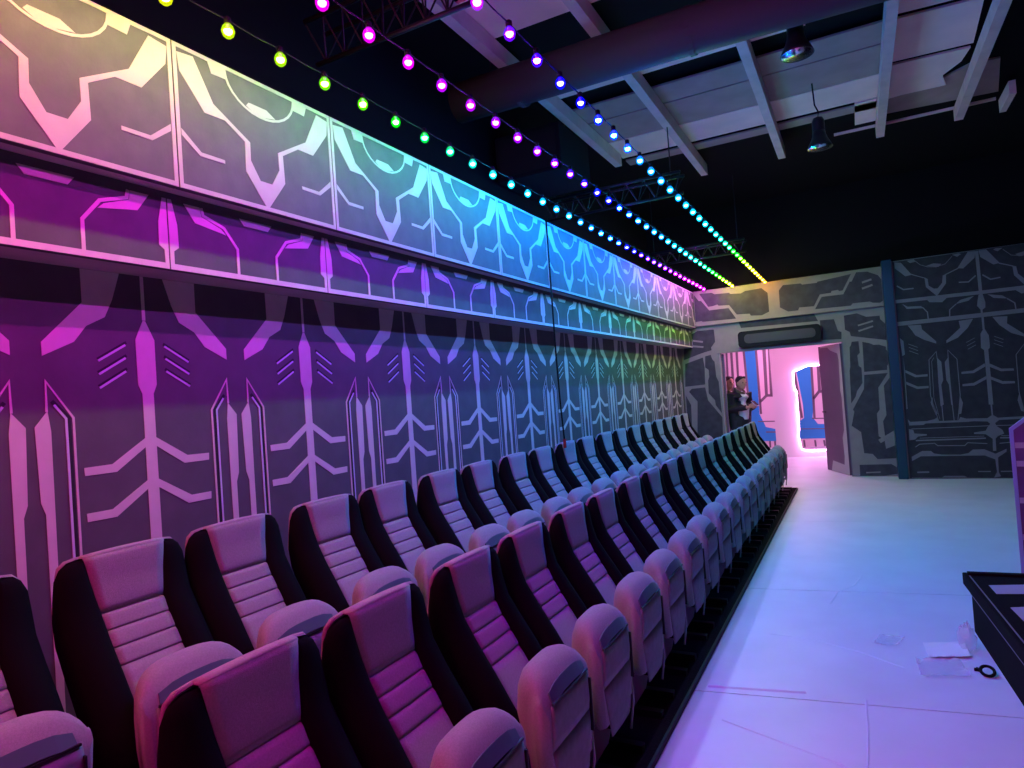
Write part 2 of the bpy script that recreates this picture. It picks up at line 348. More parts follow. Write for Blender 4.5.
# blue pillar and right section
YP = 11.30
pr = at_y(894, 300, YP - 0.05).x
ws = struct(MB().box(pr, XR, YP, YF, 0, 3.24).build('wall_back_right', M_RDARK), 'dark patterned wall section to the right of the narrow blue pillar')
pl = struct(MB().box(pr - 0.125, pr, YP - 0.05, YF, 0, 3.26).build('trim_2', M_BLUEP), 'narrow blue pillar between the doorway wall and the dark patterned wall')
MB().box(pr, pr + 0.018, YP - 0.012, YP, 0, 3.24).build('edge_trim', M_RLINE, ws)
L = lambda c, pts, w: (c, pts, w)
right_pat = [
    (3, [(160, 215), (205, 218), (270, 290), (290, 295), (235, 308), (165, 255)]), L(3, [(280, 297), (372, 322)], 0.012),
    (3, [(362, 318), (383, 325), (390, 370), (425, 390), (450, 388), (480, 350), (483, 303), (505, 293), (505, 355), (445, 440), (372, 380)]),
    L(3, [(500, 297), (585, 255)], 0.014), (3, [(580, 255), (650, 145), (700, 140), (695, 185), (620, 255)]),
    L(3, [(300, 205), (330, 230), (380, 245), (440, 246), (500, 225), (545, 175)], 0.007), (3, [(370, 240), (420, 222), (475, 225), (455, 245)]),
    (3, [(245, 205), (290, 195), (305, 210), (265, 220)]), (3, [(545, 165), (590, 155), (605, 160), (580, 178)]),
    L(3, [(178, 372), (222, 396), (290, 388)], 0.018), L(3, [(590, 348), (655, 345), (702, 303)], 0.018),
    L(3, [(708, 140), (735, 410)], 0.04), L(3, [(160, 478), (735, 415), (1100, 372)], 0.05), (3, [(375, 460), (395, 480), (480, 480), (512, 450)]),
    L(3, [(150, 210), (710, 130), (1100, 70)], 0.018),
    (3, [(722, 430), (748, 425), (767, 480), (767, 515), (748, 530), (752, 570), (738, 570), (735, 530), (712, 505), (715, 470)]),
    (3, [(215, 492), (250, 510), (340, 505), (352, 520), (245, 525)]), L(3, [(348, 513), (382, 547), (387, 590)], 0.014),
    (3, [(690, 438), (655, 470), (570, 492), (600, 465)]), L(3, [(572, 492), (530, 530), (530, 577)], 0.014),
    L(3, [(180, 626), (745, 565), (1100, 525)], 0.06),
    (3, [(250, 635), (340, 630), (345, 660), (440, 740), (440, 755), (360, 730), (300, 700), (280, 670)]),
    (3, [(590, 605), (685, 590), (650, 650), (585, 715), (508, 752), (508, 735), (600, 650)]),
    L(3, [(750, 570), (757, 660)], 0.018), (3, [(757, 650), (790, 700), (797, 768), (796, 85, 4), (785, 98, 4), (755, 98, 4), (738, 85, 4), (735, 0, 4), (735, 690)]),
    (4, [(758, 95), (786, 95), (820, 462), (790, 462)]), L(4, [(806, 460), (815, 545)], 0.018),
    (4, [(235, 233), (310, 266), (383, 260), (383, 275), (300, 281), (235, 250)]), (4, [(240, 310), (318, 343), (390, 338), (390, 353), (315, 359), (243, 330)]),
    (4, [(762, 188), (685, 236), (608, 245), (608, 259), (690, 253), (767, 209)]), (4, [(772, 273), (690, 318), (615, 327), (615, 341), (695, 336), (774, 293)]),
    (4, [(198, 20), (222, 40), (232, 130), (215, 140)]), (4, [(222, 150), (232, 240), (250, 490), (243, 495)]),
    (4, [(445, 150), (474, 178), (487, 300), (474, 330), (490, 462), (470, 475), (455, 320)]), (4, [(522, 145), (497, 180), (508, 300), (525, 330), (540, 462), (552, 475), (536, 320)]),
    L(4, [(447, 160), (440, 110), (392, 165), (402, 400), (455, 568)], 0.009), L(4, [(520, 155), (517, 100), (578, 160), (600, 400), (585, 565)], 0.009),
    L(4, [(425, 150), (410, 175), (425, 420), (465, 560)], 0.006), L(4, [(478, 470), (488, 572)], 0.01), L(4, [(548, 470), (560, 570)], 0.01),
    (4, [(415, 413), (403, 450), (438, 532), (450, 522), (422, 460)]), (4, [(600, 408), (618, 450), (607, 522), (592, 527), (598, 460)]),
    (4, [(250, 560), (270, 578), (380, 572), (430, 560), (450, 545), (460, 572), (590, 567), (600, 545), (640, 556), (780, 553), (815, 530), (850, 550), (1100, 535), (1100, 552), (858, 565), (832, 585), (840, 604), (880, 630), (892, 655), (850, 672), (835, 690), (840, 770), (818, 770), (815, 690), (770, 660), (692, 658), (692, 648), (770, 636), (785, 608), (800, 590), (780, 575), (690, 573), (640, 578), (370, 588), (355, 598), (262, 602)]),
    L(4, [(275, 625), (800, 603)], 0.010), L(4, [(305, 702), (770, 686)], 0.02), (4, [(258, 625), (288, 632), (295, 655), (378, 660), (378, 668), (320, 675), (300, 695), (262, 700)]),
    L(4, [(330, 686), (760, 672)], 0.008), L(4, [(302, 745), (330, 726), (430, 720), (450, 736), (630, 735), (650, 716), (780, 722)], 0.012),
    (9, [(225, 262), (300, 220), (362, 220), (385, 238), (440, 246), (575, 246), (630, 235), (660, 210), (742, 208), (822, 240), (900, 205), (900, 225), (840, 265), (840, 290), (845, 370), (860, 400), (810, 412), (832, 370), (820, 280), (745, 252), (290, 258), (228, 292)]),
    L(9, [(265, 372), (350, 370)], 0.022), L(9, [(698, 366), (788, 366)], 0.015), (9, [(435, 412), (460, 397), (600, 397), (625, 410)]), L(9, [(225, 414), (1000, 414)], 0.02)]
for hx, hy in ((255, 60), (258, 82), (260, 105)): right_pat.append(L(4, [(hx, hy), (hx + 62, hy + 22)], 0.007))
for hx, hy in ((640, 50), (645, 72), (650, 95)): right_pat.append(L(4, [(hx, hy), (hx + 55, hy - 30)], 0.007))
seamx = at_y(*cpt(4, (775, 190)), YP).x
def right_section():
    mb = MB(); w2 = seamx - pr
    for it in right_pat:
        pts = on_y(it[0], it[1], YP)
        if len(it) == 3: pts = thick_poly(pts, it[2])
        pts = [(max(a, pr + 0.001), min(max(b, 0.01), 3.235)) for a, b in pts]
        mb.prism([(a, YP, b) for a, b in pts], (0, -0.003, 0))
        if max(a for a, b in pts) < seamx + 0.02:      # the same print continues, mirrored about the seam
            mb.prism([(2 * seamx - a, YP - 0.0005, b) for a, b in pts][::-1], (0, -0.003, 0))
    return mb
right_section().build('printed_pattern', M_RLINE, ws)

# ------------------------------------------------------------------ other shell walls (black) and ceiling
struct(MB().box(XR, XR + 0.1, YN, YF, 0, 4.62).build('wall_right', M_BLACK))
struct(MB().box(XL - 0.1, XR, YN - 0.1, YN, 0, 4.62).build('wall_front', M_BLACK))
struct(MB().box(XC - 0.5, XR, YF + 0.1, YF + 0.2, 3.25, 4.62).build('wall_upper_back', M_BLACK))
struct(MB().box(XC - 0.5, XC - 0.4, YN, YF + 0.1, 3.2, 4.62).build('wall_upper_left', M_BLACK))
struct(MB().box(XC - 0.4, XC, YN, YF + 0.1, 3.1, 3.2).build('trim_3', M_BLACK), 'black ledge on top of the patterned side wall')
ce = struct(MB().box(XC - 0.5, XR + 0.1, YN - 0.1, YF + 0.2, 4.62, 4.72).build('ceiling', M_BLACK))
JX = [-2.45, -1.62, -0.655, 0.435, 1.215, 2.1, 3.0, 3.9]
for jx in JX:
    y1 = 9.0 if jx > -2 else 7.9
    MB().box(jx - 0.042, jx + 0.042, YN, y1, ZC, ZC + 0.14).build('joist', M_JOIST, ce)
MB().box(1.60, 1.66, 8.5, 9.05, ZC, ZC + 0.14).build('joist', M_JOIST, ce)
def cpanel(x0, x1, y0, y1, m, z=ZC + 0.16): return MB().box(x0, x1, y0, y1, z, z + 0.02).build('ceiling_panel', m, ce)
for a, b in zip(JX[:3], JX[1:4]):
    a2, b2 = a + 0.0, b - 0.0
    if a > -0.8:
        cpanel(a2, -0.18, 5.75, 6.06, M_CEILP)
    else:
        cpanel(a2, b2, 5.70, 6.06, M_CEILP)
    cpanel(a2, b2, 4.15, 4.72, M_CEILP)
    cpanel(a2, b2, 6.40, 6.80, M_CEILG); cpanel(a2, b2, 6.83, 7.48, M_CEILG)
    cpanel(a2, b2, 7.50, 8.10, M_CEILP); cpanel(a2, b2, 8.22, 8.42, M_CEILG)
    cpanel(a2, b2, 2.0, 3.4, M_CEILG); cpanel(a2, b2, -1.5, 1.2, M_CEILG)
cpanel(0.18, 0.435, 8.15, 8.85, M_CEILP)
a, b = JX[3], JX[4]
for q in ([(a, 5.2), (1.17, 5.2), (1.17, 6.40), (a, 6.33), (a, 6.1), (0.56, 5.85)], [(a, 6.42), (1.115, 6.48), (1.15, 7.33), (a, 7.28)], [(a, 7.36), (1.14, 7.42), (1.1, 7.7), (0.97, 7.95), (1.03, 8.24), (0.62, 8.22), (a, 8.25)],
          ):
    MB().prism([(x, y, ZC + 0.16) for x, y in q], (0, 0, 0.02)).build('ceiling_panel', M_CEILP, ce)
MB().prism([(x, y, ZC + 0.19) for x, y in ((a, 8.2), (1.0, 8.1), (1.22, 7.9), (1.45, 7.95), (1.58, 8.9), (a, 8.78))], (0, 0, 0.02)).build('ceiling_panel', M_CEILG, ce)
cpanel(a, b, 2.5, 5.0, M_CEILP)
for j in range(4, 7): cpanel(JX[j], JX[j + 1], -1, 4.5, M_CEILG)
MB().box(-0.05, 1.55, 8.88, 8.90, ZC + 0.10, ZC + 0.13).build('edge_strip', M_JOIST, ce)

# round duct
du = empty('ventilation_duct', (0, 4.86, 4.2))
MB().tube([(-2.9, 0, 0), (-1.0, 0.02, 0), (0.6, 0.10, 0), (4.3, 0.30, 0)], 0.165, 20).build('pipe', M_DUCT, du, smooth=True)
for x in (-2.3, -0.9, 0.7, 2.2): MB().tube([(x - 0.02, 0.03 + 0.05 * (x > 0), 0), (x + 0.02, 0.03 + 0.05 * (x > 0), 0)], 0.172, 20).build('joint_collar', M_DUCT, du, smooth=False)
for x in (-2.6, 1.5, 3.5): MB().tube([(x, 0.08, 0.15), (x, 0.08, 0.42)], 0.006, 6).build('hanger_rod', M_BLACKMETAL, du)
tag(du, 'long round dark metal ventilation duct hung below the ceiling joists', 'duct')

# black bulkhead box hanging above the side wall
bx = empty('hanging_equipment_box', (-2.78, 6.30, 4.04))
bevel(MB().box(-0.34, 0.38, -0.4, 0.4, -0.22, 0.24).build('cabinet', M_BLACK, bx), 0.01)
MB().box(-0.30, 0.34, -0.412, -0.402, -0.18, 0.20).build('grille', M_CARPET, bx)
for dx in (-0.25, 0.28): MB().tube([(dx, 0, 0.24), (dx, 0, 0.58)], 0.008, 6).build('hanger_rod', M_BLACKMETAL, bx)
tag(bx, 'big black box hung under the ceiling above the patterned side wall', 'box')

def truss(x0, x1, y, z, h, label, n=8):
    t = empty('lighting_truss', ((x0 + x1) / 2, y, z)); w = (x1 - x0) / 2
    for (dy, dz) in ((-0.09, 0), (0.09, 0), (0, -h)): MB().tube([(-w, dy, dz), (w, dy, dz)], 0.016, 8).build('chord', M_BLACKMETAL, t, smooth=True)
    mb = MB()
    for k in range(n):
        a = -w + 2 * w * k / n; b = -w + 2 * w * (k + 1) / n; c = (a + b) / 2
        for dy in (-0.09, 0.09):
            mb.tube([(a, dy, 0), (c, 0, -h)], 0.006, 5); mb.tube([(c, 0, -h), (b, dy, 0)], 0.006, 5)
    mb.build('lacing', M_BLACKMETAL, t)
    for s in (-0.85, 0.85): MB().tube([(w * s, 0, 0), (w * s, 0, 4.62 - z)], 0.006, 6).build('hanger_rod', M_BLACKMETAL, t)
    return tag(t, label, 'truss')
truss(-3.1, -1.50, 7.05, 3.87, 0.21, 'thin black lighting truss crossing behind the middle of the light strings')
truss(-2.75, -1.30, 10.0, 3.66, 0.17, 'black lighting truss nearest the far wall above the light strings')
truss(-2.95, -1.70, 3.2, 4.10, 0.24, 'black lighting truss nearest the camera above the light strings')

# pendant lamps
def pendant(p, label):
    t = empty('pendant_lamp', p); r = 0.118
    MB().lathe([(0.058, 0.17), (0.062, 0.13), (0.075, 0.09), (0.105, 0.03), (r, 0.0), (r - 0.004, 0.0), (0.100, 0.03), (0.07, 0.09), (0.055, 0.13), (0.0, 0.13)], 24).build('shade', M_BLACKMETAL, t, smooth=True)
    MB().lathe([(r - 0.006, 0.002), (0.098, 0.032), (0.068, 0.092), (0.02, 0.125), (0.001, 0.126)], 24).build('reflector', M_CHROME, t, smooth=True)
    MB().lathe([(0.0, 0.30), (0.045, 0.30), (0.058, 0.27), (0.058, 0.17), (0.0, 0.17)], 20).build('driver_housing', M_BLACKMETAL, t)
    MB().ball((0, 0, 0.07), 0.03, 10, 7).build('lamp_bulb', M_WHITE, t, smooth=True)
    MB().tube([(0, 0, 0.30), (0.01, 0, 0.36), (-0.02, 0, 0.44), (-0.03, 0, 4.62 - p[2])], 0.008, 6).build('cord', M_CABLE, t)
    return tag(t, label, 'lamp', 'unlit pendant lamps under the ceiling')
pendant((-0.226, 5.26, 3.975), 'larger nearer unlit pendant lamp with silver reflector hanging by the duct')
pendant((-0.173, 7.30, 3.90), 'smaller farther unlit pendant lamp hanging against the black background')

# ------------------------------------------------------------------ seating platform
pf = empty('seating_platform', (-1.4, 5.0, 0))
MB().box(-0.53, 0.50, -4.7, 5.25, 0, 0.0299).build('front_deck', M_CARPET, pf)
MB().box(0.50, 0.512, -4.7, 5.25, 0, 0.0299).build('edge_trim', M_EDGE, pf)
tag(pf, 'low black carpeted platform under the front row of seats', 'platform')
pf2 = empty('seating_riser', (-2.3, 5.0, 0))
MB().box(-0.39, 0.365, -6.5, 5.65, 0, 0.186).build('deck', M_CARPET, pf2)
MB().box(0.365, 0.369, -6.5, 5.65, 0, 0.186).build('riser_face', M_EDGE, pf2)
tag(pf2, 'raised black carpeted step under the back row of seats by the wall', 'platform')

# ------------------------------------------------------------------ theatre seat
def xf(z):
    pr_ = [(1.0, 0.0), (0.99, 0.0), (0.88, 0.010), (0.78, 0.030), (0.74, 0.048), (0.60, 0.132), (0.46, 0.214), (0.30, 0.27)]
    if z >= pr_[0][0]: return pr_[0][1]
    for (z0, a), (z1, b) in zip(pr_, pr_[1:]):
        if z >= z1: return a + (b - a) * (z0 - z) / (z0 - z1)
    return pr_[-1][1]
def hw(z): return 0.15 if z > 0.985 else (0.115 + 0.035 * max(0, (z - 0.78) / 0.21))
def pad(z1, z0, bulge, n=6, edge=0.012):
    rings = []
    for k in range(n + 1):
        t = k / n; z = z1 + (z0 - z1) * t; e = bulge * math.sqrt(max(0, 1 - (2 * t - 1) ** 4)); w = hw(z)
        bk = min(0.05, 0.022 + 0.2 * (1 - z)); r = [(xf(z) - bk, -w, z)]
        for q in range(9):
            y = -w + 2 * w * q / 8; r.append((xf(z) + e * (1 - 0.35 * (abs(y) / w) ** 3) - (0.0), y, z))
        r.append((xf(z) - bk, w, z)); rings.append(r)
    return MB().loft(rings)
def bolster(s):
    rings = []
    for z, out, fr, bk in ((0.980, 0.165, -0.016, -0.026), (0.974, 0.195, -0.006, -0.032), (0.955, 0.219, 0.004, -0.040), (0.92, 0.234, 0.010, -0.052), (0.85, 0.238, 0.014, -0.072), (0.78, 0.239, 0.024, -0.092), (0.70, 0.240, 0.036, -0.12), (0.60, 0.241, 0.045, -0.13), (0.48, 0.241, 0.05, -0.14), (0.36, 0.240, 0.05, -0.15), (0.30, 0.232, 0.03, -0.15)):
        i = hw(z) + 0.001; x = xf(z); o = max(out, i + 0.008)
        prof = [(x + max(bk, -0.045) + 0.004, i), (x + fr * 0.15, i), (x + fr * 0.75, i + (o - i) * 0.16), (x + fr, i + (o - i) * 0.42), (x + fr * 0.72 - 0.004, i + (o - i) * 0.74), (x + fr * 0.2 - 0.014, o - 0.004), (x + max(-0.035, bk * 0.6), o), (x + max(bk + 0.02, bk * 0.85), o - 0.002), (x + bk, o - 0.02), (x + bk, i)]
        rings.append([(a, s * b, z) for a, b in prof])
    return MB().loft(rings)
def back_shell():
    rings = []
    for z, w, th in ((0.986, 0.16, 0.004), (0.980, 0.198, 0.008), (0.960, 0.219, 0.012), (0.93, 0.222, 0.02), (0.78, 0.220, 0.035), (0.6, 0.220, 0.05), (0.45, 0.216, 0.05), (0.36, 0.21, 0.04)):
        x = xf(z) - (0.030 + 0.32 * (0.986 - z) if z > 0.77 else 0.099 + 0.19 * (0.77 - z)); rings.append([(x + 0.010, -w + 0.01, z), (x + 0.014, w - 0.01, z), (x, w, z), (x - th, w - 0.04, z), (x - th - 0.008, 0, z), (x - th, -w + 0.04, z), (x, -w, z)])
    return MB().loft(rings)
def top_cap():      # fabric rolled over the top edge, joining the head panel to the back shell
    rings = []
    for k in range(7):
        y = -0.15 + 0.30 * k / 6; d = 0.004 * (abs(y) / 0.15) ** 2
        rings.append([(0.001, y, 0.975), (0.002, y, 0.986 - d), (-0.006, y, 0.991 - d), (-0.022, y, 0.992 - d), (-0.036, y, 0.988 - d), (-0.040, y, 0.975), (-0.02, y, 0.965)])
    return MB().loft(rings)
def cushion():
    prof = [(0.386, 0.225), (0.386, 0.40), (0.386, 0.580), (0.362, 0.625), (0.346, 0.652), (0.325, 0.672), (0.295, 0.680), (0.265, 0.672), (0.240, 0.648), (0.222, 0.605), (0.212, 0.52), (0.214, 0.42), (0.222, 0.33), (0.245, 0.26), (0.30, 0.215)]
    prof = [(a, b - 0.035 * max(0, min(1, (b - 0.25) / 0.2))) for a, b in prof]
    ax, az = 0.384, 0.44; rings = []; w = 0.197
    for k in range(17):
        t = -1 + 2 * k / 16; t = math.sin(t * math.pi / 2); s = max(0.30, (1 - abs(t) ** 3.2) ** 0.45) if abs(t) < 1 else 0.30
        y = t * w
        rings.append([(ax + (a - ax) * (s if a < 0.38 else 1), y * (1 - 0.10 * max(0, (0.40 - b) / 0.2) - 0.07 * (a > 0.38)), az + (b - az) * (0.40 + 0.60 * s if b > 0.44 else 1)) for a, b in prof])
    return MB().loft(rings)
def under_pad(z0, z1, w0, w1):
    rings = []
    for k in range(5):
        t = k / 4; z = z0 + (z1 - z0) * t; w = w0 + (w1 - w0) * t; e = 0.006 * math.sqrt(max(0, 1 - (2 * t - 1) ** 6))
        rings.append([(0.384, -w, z), (0.388 + e * 0.4, -w, z), (0.390 + e, -w + 0.02, z), (0.392 + e, 0, z), (0.390 + e, w - 0.02, z), (0.388 + e * 0.4, w, z), (0.384, w, z)])
    return MB().loft(rings)
def make_seat():
    t = empty('theatre_seat')
    h = pad(0.985, 0.783, 0.006, 10).build('headrest_panel', M_FABRIC, t, smooth=True)
    top_cap().build('top_roll', M_FABRIC, t, smooth=True)
    zs = [0.779, 0.722, 0.666, 0.610, 0.40]
    for a, b in zip(zs, zs[1:]): pad(a, b + 0.002, 0.007, 8).build('back_cushion', M_FABRIC, t, smooth=True)
    for s in (-1, 1): bolster(s).build('side_bolster', M_BOLSTER, t, smooth=True)
    back_shell().build('back_shell', M_FABRIC, t, smooth=True)
    c = cushion().build('seat_cushion', M_FABRIC, t, smooth=True)
    under_pad(0.385, 0.530, 0.172, 0.162).build('underside_pad', M_UNDER, c, smooth=True)
    under_pad(0.165, 0.379, 0.115, 0.172).build('underside_pad', M_UNDER, c, smooth=True)
    MB().prism([(0.386, y, z) for y, z in ((-0.158, 0.5315), (0.158, 0.5315), (0.156, 0.539), (-0.156, 0.539))], (0.008, 0, 0)).build('piping', M_PIPING, c)
    MB().loft([[(0.3915, y, 0.546 - 9.0 * abs(y) ** 3.2), (0.3735, y * 0.95, 0.592 - 9.0 * abs(y) ** 3.2), (0.355, y * 0.95, 0.580 - 9.0 * abs(y) ** 3.2), (0.380, y, 0.540 - 9.0 * abs(y) ** 3.2)] for y in (-0.152, -0.10, -0.05, 0.0, 0.05, 0.10, 0.152)]).build('vinyl_strip', M_VINYL, c)
    MB().box(0.388, 0.402, 0.160, 0.165, 0.30, 0.50).build('side_channel', M_PIPING, c)
    # base
    MB().box(0.08, 0.20, -0.16, 0.16, 0.18, 0.36).box(0.10, 0.18, -0.05, 0.05, 0.03, 0.18).build('pedestal', M_BLACKMETAL, t)
    for s in (-1, 1): MB().box(-0.02, 0.44, s * 0.11 - 0.02, s * 0.11 + 0.02, 0, 0.032).build('foot', M_BLACKMETAL, t)
    MB().box(0.22, 0.335, 0.203, 0.248, 0.21, 0.33).build('hinge_box', M_BLACKMETAL, t)
    MB().tube([(0.30, 0.205, 0.33), (0.375, 0.205, 0.33), (0.375, 0.205, 0.17), (0.36, 0.19, 0.05)], 0.006, 6).build('bracket', M_STEEL, t)
    MB().prism([(0.26, -0.13, 0.20), (0.385, -0.13, 0.20), (0.37, -0.13, 0.14), (0.30, -0.13, 0.03), (0.26, -0.13, 0.03)], (0, 0.006, 0)).build('gusset_plate', M_STEEL, t)
    return t
def copy_tree(o, parent=None):
    c = o.copy(); COL.objects.link(c); c.parent = parent
    for ch in list(o.children): copy_tree(ch, c)
    return c
ORD = ['nearest', 'second', 'third', 'fourth', 'fifth', 'sixth', 'seventh', 'eighth', 'ninth', 'tenth', 'eleventh', 'twelfth', 'thirteenth', 'fourteenth', 'fifteenth', 'sixteenth', 'seventeenth', 'eighteenth', 'nineteenth']
def ordlab(i, n, row, extra):
    if row == 'back':
        if i == n - 1: return 'last grey and black folding seat at the doorway end, back row by the wall'
        if i == 0: return 'grey and black folding seat nearest the camera, back row by the wall'
        return '%s grey and black folding seat from the camera end, back row by the wall' % ORD[i]
    if i == n - 1: return 'last grey and black folding seat at the doorway end of the %s row%s' % (row, extra)
    if i == 0: return 'grey and black folding seat nearest the camera in the %s row%s' % (row, extra)
    return '%s grey and black folding seat from the camera end of the %s row%s' % (ORD[i], row, extra)
proto = make_seat(); first = True
def put_seat(x, y, z, lab, grp):
    global first
    o = proto if first else copy_tree(proto)
    first = False
    o.location = (x, y, z); tag(o, lab, 'seat', grp)
NF, NB = 18, 19
for i in range(NF):
    y = 1.134 + 1.04 * (i // 2) + (0.50 if i % 2 else 0)
    put_seat(-1.387, y, 0.03, ordlab(i, NF, 'front', ''), 'folding seats in the front row')
for i in range(NB):
    k = i - 1; y = 1.455 + 1.04 * (k // 2) + (0.49 if k % 2 else 0)
    put_seat(-2.42, y, 0.186, ordlab(i, NB, 'back', ' along the wall'), 'folding seats in the back row')

# ------------------------------------------------------------------ three strings of coloured LED bulbs
def hue_at(stops, y):
    if y <= stops[0][0]: return stops[0][1]
    for (a, h), (b, k) in zip(stops, stops[1:]):
        if y <= b: return h + (k - h) * (y - a) / (b - a)
    return stops[-1][1]
core_me = MB().lathe([(0.0005, -0.0620), (0.006, -0.0612), (0.0115, -0.0585), (0.0155, -0.0540), (0.0170, -0.0485), (0.0170, -0.0455), (0.0165, -0.0450)], 12).mesh('led_core')
glob_me = MB().lathe([(0.0005, -0.078), (0.012, -0.0755), (0.022, -0.066), (0.0265, -0.052), (0.0265, -0.044), (0.022, -0.030), (0.013, -0.020), (0.012, -0.016)], 14).mesh('bulb_globe')
sock_me = MB().lathe([(0.012, -0.018), (0.0145, -0.016), (0.0145, 0.006), (0.008, 0.012), (0.0005, 0.012)], 10).mesh('bulb_socket')
seat_me = MB().lathe([(0.0173, -0.0455), (0.0173, -0.0425), (0.009, -0.038), (0.008, -0.020), (0.0005, -0.018)], 12).mesh('led_top_shield')  # opaque cap added over the core to stop its light going upward
for me in (core_me, glob_me, sock_me, seat_me):
    for p in me.polygons: p.use_smooth = True
sock_me.materials.append(M_CABLE); seat_me.materials.append(M_WHITE); core_me.materials.append(None); glob_me.materials.append(None)
LEDM = {}
def led_mats(h):
    k = int(round(h / 5.0)) * 5
    if k in LEDM: return LEDM[k]
    c = colorsys.hsv_to_rgb((k % 360) / 360.0, 1.0, 1.0)
    c = (max(c[0] ** 3.2, 0.003) * 0.95, max(c[1] ** 2.2, 0.003) * 0.80, max(c[2] ** 2.0, 0.003) * 1.30)      # relative strength of the red, green and blue dies
    g = hue_at([(0, 0.8), (38, 0.50), (60, 1.05), (90, 0.98), (110, 0.92), (150, 1.0), (185, 1.15), (240, 1.35), (270, 1.3), (300, 1.0), (330, 1.2), (360, 1.0)], k % 360)
    out = []
    for nm, st, al in (('led_core', BULB * g, None), ('bulb_globe', 1.6, 0.42)):
        m = bpy.data.materials.new('%s_hue_%d' % (nm, k % 360)); m.use_nodes = True; nt = m.node_tree; nt.nodes.clear()
        o = nt.nodes.new('ShaderNodeOutputMaterial'); e = nt.nodes.new('ShaderNodeEmission'); e.inputs[0].default_value = (*c, 1); e.inputs[1].default_value = st
        if al is None: nt.links.new(e.outputs[0], o.inputs[0])
        else:
            tr = nt.nodes.new('ShaderNodeBsdfTransparent'); mx = nt.nodes.new('ShaderNodeMixShader'); mx.inputs[0].default_value = al
            nt.links.new(tr.outputs[0], mx.inputs[1]); nt.links.new(e.outputs[0], mx.inputs[2]); nt.links.new(mx.outputs[0], o.inputs[0])
            m.cycles.emission_sampling = 'NONE'
        out.append(m)
    LEDM[k] = out; return out
STR = [
    (-2.175, 1.852, [(-2.5, -40), (-0.5, 0), (0.6, 46), (1.3, 62), (1.85, 70), (2.65, 86), (2.95, 112), (3.3, 140), (3.9, 165), (4.6, 184), (5.64, 200), (6.45, 212), (7.05, 235), (7.55, 258), (8.34, 274), (9.2, 288), (10.0, 297), (11.4, 308)],
     'string of coloured bulbs closest to the patterned side wall, yellow-green to magenta'),
    (-1.73, 1.926, [(-2.5, 340), (0.8, 328), (1.7, 316), (2.2, 302), (2.6, 294), (3.1, 288), (3.8, 280), (4.33, 270), (4.85, 256), (5.17, 243), (5.41, 231), (6.19, 208), (7.34, 190), (8.16, 168), (9.27, 140), (10.3, 95), (11.4, 58)],
     'middle string of coloured bulbs, magenta near the camera and yellow at the far wall'),
    (-1.231, 2.264, [(-2.5, 340), (0.8, 330), (1.6, 316), (2.26, 290), (2.52, 277), (2.8, 262), (3.06, 252), (3.34, 240), (3.62, 230), (4.1, 216), (4.47, 205), (6.0, 190), (7.49, 160), (8.4, 120), (9.3, 75), (11.4, 38)],
     'string of coloured bulbs farthest from the side wall, violet to orange'),
]
SP = 0.2755
for X, y0, stops, lab in STR:
    t = empty('light_string', (X, 4.5, 3.247))
    n0 = int((y0 + 2.4) / SP); ysb = [y0 + SP * k for k in range(-n0, 60) if y0 + SP * k < 11.46]
    pts = []
    for k, y in enumerate(ysb):
        pts.append((0, y - 4.5, 0.0))
        if k < len(ysb) - 1: pts.append((0, y + SP / 2 - 4.5, -0.006))
    pts.append((0, YF - 4.5 - 0.075, 0.0))
    MB().tube(pts, 0.0035, 6).build('cable', M_CABLE, t)
    for y in ysb:
        ms = led_mats(hue_at(stops, y) + random.uniform(-2, 2))
        g = link('bulb', glob_me, parent=t); g.location = (0, y - 4.5, 0); g.material_slots[0].link = 'OBJECT'; g.material_slots[0].material = ms[1]
        cobj = link('led_core', core_me, parent=g); cobj.material_slots[0].link = 'OBJECT'; cobj.material_slots[0].material = ms[0]
        link('socket', sock_me, parent=g); link('led_top_shield', seat_me, parent=g)
    tag(t, lab, 'string lights', 'strings of coloured bulbs over the seats')

# ------------------------------------------------------------------ corridor beyond the doorway
YC1, YPT, YBK = YF + 0.09, 14.45, 16.5
struct(MB().box(-4.6, -4.5, YC1, 16.6, -0.01, 2.8).build('wall_corridor_left', M_WHITE))
struct(MB().box(1.9, 2.0, YC1, 16.6, -0.01, 2.8).build('wall_corridor_right', M_WHITE))
struct(MB().box(-4.5, XC, YC1 - 0.09, YC1, 0, 2.8).build('wall_corridor_front', M_WHITE))
struct(MB().box(-4.6, -2.9, YC1, 16.6, -0.02, 0.0).build('floor_corridor', M_FLOOR))
struct(MB().box(-4.6, 2.0, YC1, 16.6, 2.8, 2.9).build('ceiling_corridor', M_WHITE))
wbk = struct(MB().box(-4.6, 2.0, YBK, YBK + 0.1, 0, 2.8).build('wall_corridor_back', M_WHITE))
decal('blue_panel', [(0, [(743.5, 345), (755, 344), (759.5, 414), (766, 427), (776, 429), (784, 434), (785, 441), (742, 441), (742, 430), (750, 414)]),
    (0, [(794, 360), (810.5, 360), (813.5, 405), (812.5, 417), (818, 424), (834, 424), (836, 438), (790, 439), (791, 427), (804, 418), (803, 405)])], YBK, M_BLUE, wbk)
